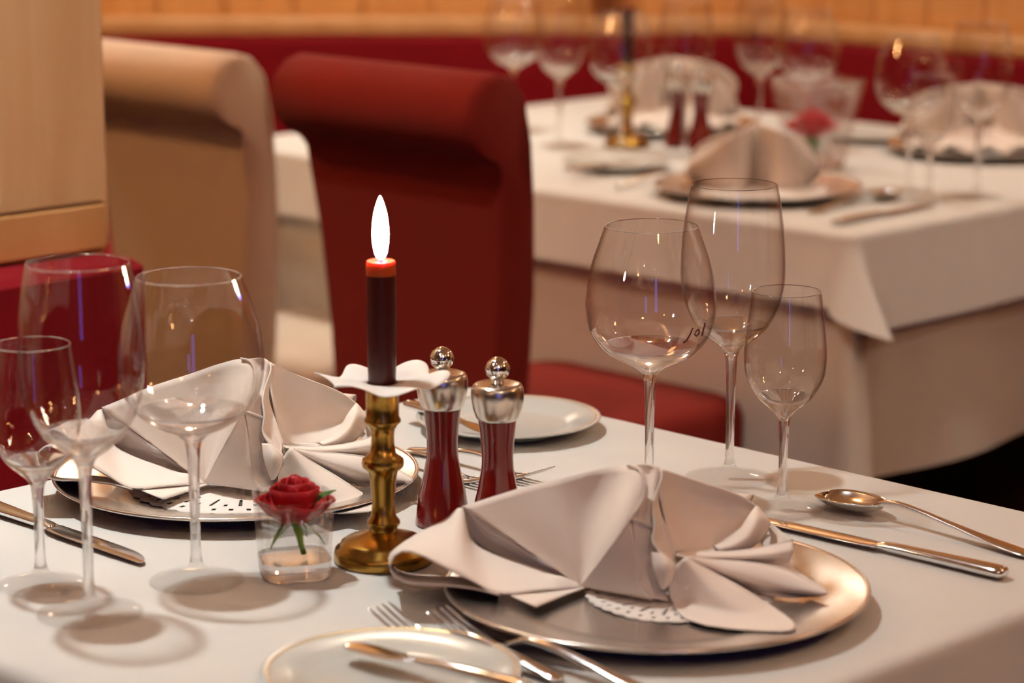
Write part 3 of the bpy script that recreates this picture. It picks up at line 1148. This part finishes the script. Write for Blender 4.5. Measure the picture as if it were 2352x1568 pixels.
p2 = G(1440, 338)
o = copy_tree(cst)
o.location = (p2.x, p2.y, TZ + 0.0004)
tag(o, 'blurred brass candlestick on the far table behind the wine glasses', 'candlestick', 'brass candlesticks')
c2 = make_candle('candle_wax')
c2.location = o.location
tag(c2, 'unlit dark taper candle on the far table cut by the upper picture edge', 'candle', 'taper candles')


def make_mill():
    m = empty('pepper_mill', (0, 0, 0))
    MB().lathe(smooth_prof([(0.0154, 0.0962), (0.0142, 0.0872), (0.0128, 0.0728), (0.0128, 0.0583), (0.0151, 0.0438), (0.0190, 0.0256), (0.0216, 0.0073), (0.0222, 0.0012)], 30) + [(0.0215, 0.0)], 48, cap1=True).build('body', 'red_lacquer', m)
    MB().lathe([(0.0040, 0.1250), (0.0165, 0.1255), (0.0190, 0.1245), (0.0203, 0.1222), (0.0210, 0.1180), (0.0208, 0.1130), (0.0194, 0.1050), (0.0172, 0.0985), (0.0160, 0.0965), (0.0150, 0.0962)], 48).build('cap', 'steel_brushed', m)
    MB().lathe([(0.0002, 0.1468), (0.0040, 0.1458), (0.0078, 0.1428), (0.0095, 0.1390), (0.0098, 0.1368), (0.0088, 0.1325), (0.0060, 0.1292), (0.0046, 0.1278), (0.0050, 0.1256), (0.0040, 0.1250)], 32).build('knob', 'steel', m)
    return m


mill0 = make_mill()
for i, (p, lab) in enumerate([(G(1017, 1203), 'red mill with steel cap standing next to the brass candlestick'),
                              (G(1143, 1234), 'red mill with steel cap half hidden by the foreground napkin'),
                              (G(1608, 345), 'blurred red mill seen behind the brown-shaded napkin on the far table'),
                              (G(1556, 338), 'blurred red mill mostly hidden by a glass stem on the far table')]):
    o = mill0 if i == 0 else copy_tree(mill0)
    o.location = (p.x, p.y, TZ + 0.0004)
    tag(o, lab, 'mill', 'red pepper and salt mills')


# ------------------------------------------------------------------ flowers in glass
def sq_loop(h, z, r=0.25, n=5):
    return [(p[0], p[1], z) for p, d, w, k in rect_loop(h, h, h * r, n, 5)]


def make_vase(name, h0, h1, H, wall, base, rr=0.3, wm='glass_wall'):
    v = empty(name, (0, 0, 0))
    lp = [sq_loop(h0 * 0.92, 0.0, rr), sq_loop(h0, 0.002, rr)]
    for t in (0.25, 0.5, 0.75, 1.0):
        lp.append(sq_loop(h0 + (h1 - h0) * t, H * t if t < 1 else H - 0.0005, rr))
    lp.append(sq_loop(h1 - wall * 0.5, H, rr))
    for t in (1.0, 0.75, 0.5, 0.25):
        lp.append(sq_loop(h0 + (h1 - h0) * t - wall, base + (H - base) * t, rr))
    lp.append(sq_loop(h0 - wall - 0.001, base, rr))
    MB().loops(lp[5:-1], False, False).build('inner_wall', wm, v)
    MB().loops(lp[1:6], False, False).build('outer_wall', wm, v)
    b = [lp[0], lp[1], sq_loop(h0 + (h1 - h0) * base / H, base, rr)]
    autosmooth(MB().loops(b, True, True).build('thick_base', 'glass_solid', v), 40)
    return v


def petal_mesh(w, h, curl, mat):
    rows = []
    for j in range(7):
        t = j / 6
        row = []
        for i in range(9):
            u = -1 + i / 4
            ww = w * (math.sin(PI * (0.12 + 0.62 * t)) ** 0.8)
            x = u * ww
            y = -0.55 * w * u * u * (1 - 0.3 * t) + curl * t ** 3 * (1 - 0.35 * u * u) + 0.25 * w * math.sin(PI * t)
            z = h * t - curl * 0.35 * t ** 4 - 0.10 * h * u * u * t
            row.append((x, y, z))
        rows.append(row)
    o = MB().grid(rows).build('petal', mat, solid=0.0006)
    return o


def make_rose(R, H, mat, n_rings, stem_h):
    r = empty('rose', (0, 0, 0))
    proto = [petal_mesh(R * 0.75, H, R * 0.35, mat), petal_mesh(R * 0.55, H * 1.02, R * 0.1, mat), petal_mesh(R * 0.34, H * 1.0, -R * 0.02, mat)]
    used = [False] * 3
    for ring in range(n_rings):
        kind = 0 if ring == 0 else (1 if ring < n_rings - 1 else 2)
        rad = R * (0.52, 0.34, 0.2, 0.1)[min(ring, 3)]
        n = (6, 5, 4, 3)[min(ring, 3)]
        for i in range(n):
            an = 2 * PI * (i + 0.5 * (ring % 2)) / n + ring * 0.4
            if not used[kind]:
                o = proto[kind]
                used[kind] = True
            else:
                o = proto[kind].copy()
                COL.objects.link(o)
            o.parent = r
            o.rotation_euler = (-0.55 + 0.18 * ring, 0, an - PI / 2)
            o.location = (rad * math.cos(an), rad * math.sin(an), stem_h + 0.003 * ring)
    for k in range(3):
        if not used[k]:
            bpy.data.objects.remove(proto[k])
    MB().tube([(0.006, 0.002, 0.0), (0.003, 0, stem_h * 0.5), (0, 0, stem_h + 0.002)], [0.0022, 0.0022, 0.003], 8).build('stem', 'stem_green', r)
    MB().lathe([(0.0025, -0.004), (R * 0.32, 0.0), (R * 0.5, 0.004), (R * 0.55, 0.009)], 16).build('calyx', 'stem_green', r, loc=(0, 0, stem_h))
    for i in range(5):
        an = 2 * PI * i / 5
        MB().grid([[(0, -0.003, 0), (0, 0.003, 0)], [(0.006, -0.0035, -0.004), (0.006, 0.0035, -0.004)], [(0.014, -0.002, -0.011), (0.014, 0.002, -0.011)], [(0.018, -0.0004, -0.018), (0.018, 0.0004, -0.018)]]).build('sepal', 'stem_green', r, loc=(0.004 * math.cos(an), 0.004 * math.sin(an), stem_h), rz=an, solid=0.0005)
    return r


def leaf(name, parent, L, W, mat, loc, rz, tilt):
    rows = []
    for j in range(9):
        t = j / 8
        w = W * math.sin(PI * min(1, t ** 0.8)) + 0.0002
        rows.append([(L * t, u * w, -0.15 * L * t * t + abs(u) * w * 0.25) for u in (-1, -.5, 0, .5, 1)])
    o = MB().grid(rows).build(name, mat, parent, solid=0.0005)
    o.location = loc
    o.rotation_euler = (0, -tilt, rz)
    return o


rp = G(677, 1318)
v1 = make_vase('glass_tumbler', 0.0255, 0.0295, 0.062, 0.0022, 0.014, 0.55, 'glass_half')
v1.location = (rp.x, rp.y, TZ + 0.0004)
v1.rotation_euler = (0, 0, 0.25)
tag(v1, 'small clear glass tumbler holding a red rose before the candlestick', 'vase')
r1 = make_rose(0.0225, 0.027, 'petal', 4, 0.026)
r1.location = (rp.x + 0.001, rp.y, TZ + 0.0155)
leaf('leaf', r1, 0.026, 0.009, 'leaf_green', (0.010, -0.004, 0.036), 0.1, 0.75)
leaf('leaf', r1, 0.020, 0.007, 'leaf_green', (-0.008, 0.0, 0.020), 2.9, 0.4)
tag(r1, 'single red rose with dark green leaf in the small glass tumbler', 'flower')

vp = G(1872, 388)
v2 = make_vase('glass_vase', 0.034, 0.058, 0.145, 0.0040, 0.016, 0.12, 'glass_half')
v2.location = (vp.x, vp.y, TZ + 0.0004)
v2.rotation_euler = (0, 0, 0.38)
tag(v2, 'tapered square clear glass vase on the far table', 'vase')
r2 = make_rose(0.034, 0.036, 'petal_bright', 4, 0.034)
r2.location = (vp.x - 0.006, vp.y, TZ + 0.0175)
for k in range(6):
    leaf('leaf', r2, 0.03, 0.007, 'stem_green', (0.0, 0.0, 0.018), k * 1.05, 0.5)
tag(r2, 'bright red bloom with green leaves in the square far vase', 'flower')

# small green plant on the ledge of the back wall
pp = Vector((0.185, 5.17, 0))
pot = empty('potted_plant', (0.19, 5.318, BENCH_Z + 0.036))
MB().lathe([(0.022, 0.0), (0.028, 0.05), (0.030, 0.052), (0.026, 0.05), (0.02, 0.045)], 24, cap0=True).build('pot', 'terracotta', pot)
for k in range(26):
    an = k * 2.4
    leaf('leaf', pot, random.uniform(0.05, 0.085), 0.016, 'olive_leaf', (0.006 * math.cos(an), 0.006 * math.sin(an), 0.045 + 0.002 * k), an, random.uniform(0.5, 1.3))
tag(pot, 'blurred olive green plant on the ledge at the upper picture edge', 'plant')


# ------------------------------------------------------------------ the foreground napkin
def N(*pts):
    return [P(*p) for p in pts]


nap = empty('napkin', (0.105, 1.80, TZ + 0.0075))
NO = Vector(nap.location)


def rest(p):               # cloth never sinks into the plate it lies on
    p = Vector(p)
    for _ in range(3):
        r = math.hypot(p.x - 0.105, p.y - 1.787)
        req = 0.0085 if r < 0.1 else (0.0085 + (r - 0.1) / 0.055 * 0.0105 if r < 0.158 else 0.004)
        if p.z < TZ + req:
            p = EYE + (p - EYE) * ((TZ + req - CZ) / (p.z - CZ))
    return p


def npart(name, patches, mat='napkin_linen', solid=0.0011, parent=nap):
    mb = MB()
    for rows in patches:
        mb.grid([[tuple(rest(p) - NO) for p in r] for r in rows])
    return mb.build(name, mat, parent, solid=solid)


def nhem(name, pts, r=0.0009, parent=nap):
    q = resample(pts, 40)
    return MB().tube([rest(p) - NO for p in q], r, 6).build(name, 'napkin_hem', parent)


# left lobe: fan of spokes from the low gather point to the ridge and the hem
B0 = (1334, 1345, 1.795)
ridge = [(1062, 1162, 1.835), (1105, 1150, 1.833), (1190, 1122, 1.828), (1290, 1098, 1.822), (1385, 1075, 1.815), (1440, 1068, 1.808), (1466, 1078, 1.797), (1478, 1100, 1.790), (1479, 1140, 1.783), (1466, 1168, 1.778), (1450, 1190, 1.775), (1456, 1230, 1.771), (1462, 1275, 1.767), (1466, 1310, 1.764), (1472, 1345, 1.763), (1500, 1377, 1.762)]
rd = resample(N(*ridge), 60)
rows = []
bo = P(*B0)
for j in range(17):
    t = j / 16
    row = []
    for i, p in enumerate(rd):
        s = i / 59
        q = bo.lerp(p, t)
        bulge = math.sin(PI * min(1, t * 1.02)) * (0.012 * math.sin(PI * s) ** 2)
        # shallow trough left of the crease, swell right of it
        tr = math.exp(-((s - 0.42) / 0.12) ** 2) * -0.010 + math.exp(-((s - 0.66) / 0.13) ** 2) * 0.012
        q = q + Vector((0, -1, 0.25)) * (bulge * 0.6 + tr * math.sin(PI * t ** 1.3))
        row.append(q)
    rows.append(row)
npart('left_lobe', [rows])
# back of the lobes down to the plate
back = resample(N((1062, 1164, 1.837), (1190, 1124, 1.831), (1290, 1100, 1.826), (1385, 1078, 1.820), (1440, 1071, 1.814), (1500, 1075, 1.820), (1560, 1092, 1.842), (1640, 1116, 1.860), (1720, 1150, 1.868)), 40)
bk2 = [Vector((p.x + 0.006, p.y + 0.03, 0.80)) for p in back]
bk3 = [Vector((0.105 + (p.x - 0.105) * 0.9, min(p.y + 0.045, 1.90), TZ + 0.0085)) for p in back]
npart('back_fall', [loft([back, bk2, bk3], 40, 6)])

# left flap: top layer, roll at the far left, lower layer
K0 = N((1333, 1347, 1.792), (1240, 1354, 1.775), (1145, 1362, 1.760), (1080, 1331, 1.757), (1020, 1301, 1.755), (968, 1274, 1.754), (930, 1264, 1.755), (905, 1276, 1.756), (896, 1300, 1.757), (908, 1324, 1.757), (945, 1339, 1.757), (1010, 1343, 1.757), (1090, 1352, 1.757), (1148, 1367, 1.757))
K1 = N((1333, 1345, 1.796), (1235, 1306, 1.812), (1135, 1272, 1.824), (1082, 1238, 1.832), (1062, 1166, 1.840), (1022, 1194, 1.836), (965, 1222, 1.830), (905, 1262, 1.822), (893, 1285, 1.820), (905, 1305, 1.822), (945, 1318, 1.828), (1010, 1322, 1.832), (1090, 1330, 1.830), (1148, 1345, 1.826))
KM = [(a + b) * 0.5 + Vector((0, 0, 0.004 * math.sin(PI * min(1, i / 8)))) for i, (a, b) in enumerate(zip(resample(K0, 70), resample(K1, 70)))]
npart('left_flap', [loft([resample(K0, 70), KM, resample(K1, 70)], 70, 7)])
nhem('hem', K0, 0.0008)
# inner shaded wall between flap and lobe
I0 = N((1063, 1163, 1.838), (1130, 1208, 1.836), (1230, 1276, 1.822), (1334, 1346, 1.800))
I1 = N((1064, 1170, 1.850), (1084, 1242, 1.848), (1150, 1285, 1.838), (1334, 1348, 1.803))
npart('inner_fold', [loft([I0, I1], 30, 4)])
# loose corner lying on the plate
C0 = N((1346, 1349, 1.793), (1290, 1370, 1.770), (1231, 1394, 1.742))
C1 = N((1338, 1347, 1.796), (1245, 1352, 1.785), (1158, 1362, 1.768))
npart('loose_corner', [loft([C0, C1], 16, 5)])

# centre: recessed pleat strip, lower panel, right hem, twist
S0 = N((1440, 1069, 1.812), (1468, 1082, 1.806), (1476, 1120, 1.797), (1462, 1165, 1.786), (1449, 1192, 1.778))
Sm = N((1478, 1066, 1.814), (1487, 1080, 1.814), (1484, 1130, 1.803), (1472, 1175, 1.790), (1468, 1199, 1.781))
Sr = N((1500, 1068, 1.808), (1507, 1084, 1.804), (1499, 1130, 1.796), (1492, 1175, 1.784), (1489, 1204, 1.779))
S1 = N((1518, 1078, 1.812), (1517, 1095, 1.808), (1505, 1135, 1.800), (1499, 1175, 1.788), (1502, 1210, 1.781))
npart('centre_pleat', [loft([S0, Sm, Sr, S1], 26, 5)])
L0 = N((1450, 1191, 1.777), (1457, 1230, 1.773), (1463, 1290, 1.769), (1470, 1345, 1.766), (1485, 1372, 1.764))
Lm = N((1475, 1200, 1.779), (1480, 1240, 1.777), (1486, 1295, 1.775), (1500, 1345, 1.770), (1515, 1376, 1.766))
L1 = N((1502, 1210, 1.782), (1503, 1245, 1.782), (1507, 1300, 1.778), (1522, 1350, 1.773), (1537, 1381, 1.768))
npart('centre_panel', [loft([L0, Lm, L1], 24, 5)])
nhem('hem', N((1440, 1067, 1.806), (1466, 1077, 1.795), (1478, 1100, 1.788), (1478, 1140, 1.781), (1464, 1168, 1.776), (1449, 1190, 1.773), (1470, 1198, 1.774), (1501, 1208, 1.776)), 0.0009)
H2 = N((1519, 1079, 1.806), (1519, 1100, 1.800), (1504, 1140, 1.790), (1499, 1170, 1.781), (1504, 1205, 1.774), (1499, 1240, 1.769), (1515, 1268, 1.765), (1540, 1292, 1.764), (1552, 1312, 1.764))
H3 = N((1524, 1082, 1.818), (1524, 1105, 1.812), (1512, 1145, 1.802), (1518, 1180, 1.794), (1533, 1215, 1.786), (1546, 1250, 1.780), (1548, 1272, 1.776), (1546, 1288, 1.772), (1556, 1300, 1.770))
npart('twisted_edge', [loft([H2, [(a + b) * .5 + Vector((0.001, 0.006, -0.001)) for a, b in zip(resample(H2, 30), resample(H3, 30))], H3], 34, 5)])
nhem('hem', H2, 0.0010)
D0 = N((1496, 1268, 1.766), (1500, 1300, 1.761), (1510, 1330, 1.758), (1520, 1352, 1.757))
D1 = N((1520, 1272, 1.764), (1530, 1300, 1.756), (1530, 1330, 1.755), (1524, 1352, 1.757))
D2 = N((1552, 1296, 1.766), (1548, 1318, 1.760), (1540, 1336, 1.758), (1528, 1352, 1.757))
npart('small_tuck', [loft([D0, D1, D2], 16, 5)])

# right lobe: hollow sheet with a rolled rim
R0 = N((1524, 1078, 1.818), (1560, 1090, 1.836), (1610, 1107, 1.850), (1660, 1122, 1.858), (1705, 1140, 1.862), (1738, 1162, 1.860))
R1 = N((1516, 1130, 1.812), (1556, 1140, 1.838), (1606, 1148, 1.856), (1656, 1158, 1.864), (1700, 1166, 1.866), (1734, 1176, 1.862))
R2 = N((1530, 1205, 1.800), (1565, 1208, 1.828), (1610, 1208, 1.846), (1655, 1206, 1.856), (1696, 1200, 1.860), (1726, 1196, 1.858))
R3 = N((1548, 1268, 1.785), (1580, 1268, 1.806), (1615, 1262, 1.822), (1650, 1252, 1.834), (1685, 1236, 1.842), (1712, 1214, 1.846))
npart('right_lobe', [loft([R0, R1, R2, R3], 34, 8)])
W0 = N((1640, 1254, 1.828), (1672, 1240, 1.830), (1698, 1218, 1.832), (1716, 1190, 1.838), (1736, 1161, 1.856))
W1 = N((1650, 1262, 1.818), (1690, 1250, 1.816), (1722, 1226, 1.820), (1740, 1192, 1.832), (1742, 1166, 1.856))
W2 = N((1660, 1268, 1.822), (1710, 1262, 1.824), (1748, 1240, 1.832), (1768, 1200, 1.848), (1746, 1170, 1.866))
npart('rolled_rim', [loft([W0, W1, W2], 28, 6)])
V0 = N((1745, 1168, 1.868), (1770, 1198, 1.862), (1797, 1222, 1.848), (1822, 1246, 1.820))
V1 = N((1752, 1190, 1.866), (1762, 1216, 1.862), (1784, 1240, 1.846), (1814, 1262, 1.822))
V2 = N((1744, 1215, 1.862), (1748, 1244, 1.858), (1760, 1262, 1.846), (1790, 1275, 1.830))
npart('outer_wing', [loft([V0, V1, V2], 22, 6)])

# fan of pleats spreading over the plate from the knot
FANS = [
    N((1552, 1272, 1.780), (1600, 1268, 1.806), (1680, 1267, 1.812), (1750, 1258, 1.808), (1820, 1240, 1.802)),
    N((1556, 1276, 1.776), (1610, 1278, 1.796), (1690, 1279, 1.798), (1760, 1276, 1.796), (1822, 1268, 1.794)),
    N((1562, 1280, 1.780), (1620, 1286, 1.806), (1690, 1291, 1.812), (1760, 1296, 1.808), (1818, 1300, 1.800)),
    N((1575, 1279, 1.774), (1640, 1286, 1.790), (1720, 1292, 1.792), (1800, 1308, 1.786), (1893, 1352, 1.768)),
    N((1578, 1281, 1.772), (1640, 1302, 1.782), (1720, 1326, 1.780), (1800, 1350, 1.774), (1892, 1366, 1.762)),
    N((1580, 1284, 1.776), (1640, 1318, 1.794), (1705, 1346, 1.796), (1765, 1366, 1.792), (1820, 1372, 1.784)),
    N((1576, 1280, 1.768), (1640, 1318, 1.776), (1700, 1352, 1.768), (1760, 1390, 1.756), (1826, 1434, 1.736)),
    N((1570, 1282, 1.764), (1618, 1330, 1.758), (1672, 1380, 1.746), (1740, 1416, 1.738), (1824, 1444, 1.730)),
    N((1563, 1288, 1.764), (1588, 1340, 1.760), (1625, 1396, 1.752), (1680, 1430, 1.742), (1800, 1450, 1.731)),
    N((1556, 1296, 1.768), (1562, 1344, 1.766), (1582, 1396, 1.762), (1620, 1430, 1.752), (1700, 1446, 1.740)),
    N((1548, 1304, 1.770), (1536, 1345, 1.768), (1545, 1385, 1.764), (1572, 1418, 1.756), (1620, 1436, 1.748)),
]
F5B = N((1580, 1283, 1.778), (1642, 1315, 1.790), (1705, 1350, 1.788), (1765, 1387, 1.778), (1818, 1424, 1.762))
npart('fan_pleats', [loft(FANS[:6], 34, 6), loft([F5B] + FANS[6:], 34, 6)])
for k in (0, 3, 6):
    nhem('fold_edge', [q + Vector((0, -0.0004, 0.0004)) for q in FANS[k]], 0.0007)
npart('knot_tuck', [loft([N((1536, 1258, 1.784), (1556, 1254, 1.798), (1585, 1258, 1.812), (1640, 1256, 1.832)), N((1546, 1278, 1.782), (1562, 1274, 1.796), (1592, 1272, 1.810), (1650, 1272, 1.822)), N((1556, 1300, 1.780), (1575, 1290, 1.794), (1600, 1284, 1.808), (1655, 1284, 1.816))], 16, 4)])
# underside that carries the pleats on the plate
base = [Vector((q.x, q.y + 0.004, TZ + 0.0085)) for q in FANS[3]]
tag(nap, 'pale pink linen napkin folded in lobes and pleats on the foreground charger', 'napkin', 'folded linen napkins')

nl = copy_tree(nap)
nl.location = (-0.205, 2.085, TZ + 0.0095)
nl.scale = (0.98, 1.0, 1.17)
nl.rotation_euler = (0, 0, 0.10)
tag(nl, 'blurred pink napkin standing folded behind the rose and the wine glasses', 'napkin', 'folded linen napkins')


# upright fan napkins of the far table
def make_fan_napkin(ruffle):
    c = empty('napkin', (0, 0, 0))
    for s, nm in ((-1, 'left_lobe'), (1, 'right_lobe')):
        rows = []
        for j in range(13):
            v = j / 12
            row = []
            for i in range(19):
                u = i / 18
                h = 0.094 * (1 - 0.46 * u ** 1.7)
                x = s * (0.002 + 0.100 * u * (0.80 + 0.20 * math.sin(PI * min(1, v * 0.9 + 0.1))))
                y = 0.028 * math.exp(-(u / 0.16) ** 2) - 0.022 * math.sin(PI * u) - 0.012 * v + 0.03 * u ** 3
                row.append((x, y, h * v))
            rows.append(row)
        MB().grid(rows).build(nm, 'napkin_linen', c, solid=0.0014)
    if not ruffle:
        rows = []
        for j in range(8):
            t = j / 7
            rows.append([(0.09 * (1 - .15 * t) * math.cos(PI * i / 14), 0.025 + 0.04 * t * math.sin(PI * i / 14), 0.08 * (1 - t) * (0.58 + 0.42 * math.sin(PI * i / 14)) + 0.001) for i in range(15)])
        MB().grid(rows).build('back_fall', 'napkin_linen', c, solid=0.0012)
        return c
    # front ruffle: small pleats spreading to the diner's side
    rows = []
    for k in range(25):
        an = PI * (1.06 + 0.88 * k / 24)
        row = []
        for j in range(6):
            t = j / 5
            r = 0.02 + 0.085 * t
            z = 0.030 * (1 - t) ** 1.3 + 0.011 * (0.5 + 0.5 * math.cos(k * PI / 2)) * (0.3 + 0.7 * t) + 0.001
            row.append((r * math.cos(an), 0.0 + r * 0.72 * math.sin(an), z))
        rows.append(row)
    MB().grid(rows).build('ruffle', 'napkin_linen', c, solid=0.0012)
    rows = []
    for j in range(8):
        t = j / 7
        rows.append([(0.10 * (1 - .15 * t) * math.cos(PI * i / 14), 0.005 + 0.05 * t * math.sin(PI * i / 14), 0.092 * (1 - t) * (0.58 + 0.42 * math.sin(PI * i / 14)) + 0.001) for i in range(15)])
    MB().grid(rows).build('back_fall', 'napkin_linen', c, solid=0.0012)
    return c


fn, fplain = make_fan_napkin(True), make_fan_napkin(False)
for i, (p, rz, sc, lab) in enumerate([(G(1735, 440), 0.06, (1.0, 1.0, 1.0), 'brown-shaded fan napkin seen from behind at the near edge of the far table'),
                                      (G(2245, 350), 0.0, (1.25, 1.1, 1.15), 'pink fan napkin on the charger before the red bench at right'),
                                      (G(1545, 300), 0.0, (1.15, 1.0, 1.3), 'blurred pale fan napkin behind the red mills on the far table')]):
    o = fplain if i == 0 else (fn if i == 1 else copy_tree(fn))
    o.location = (p.x, p.y, TZ + 0.0075)
    o.rotation_euler = (0, 0, rz)
    o.scale = sc
    tag(o, lab, 'napkin', 'folded linen napkins')
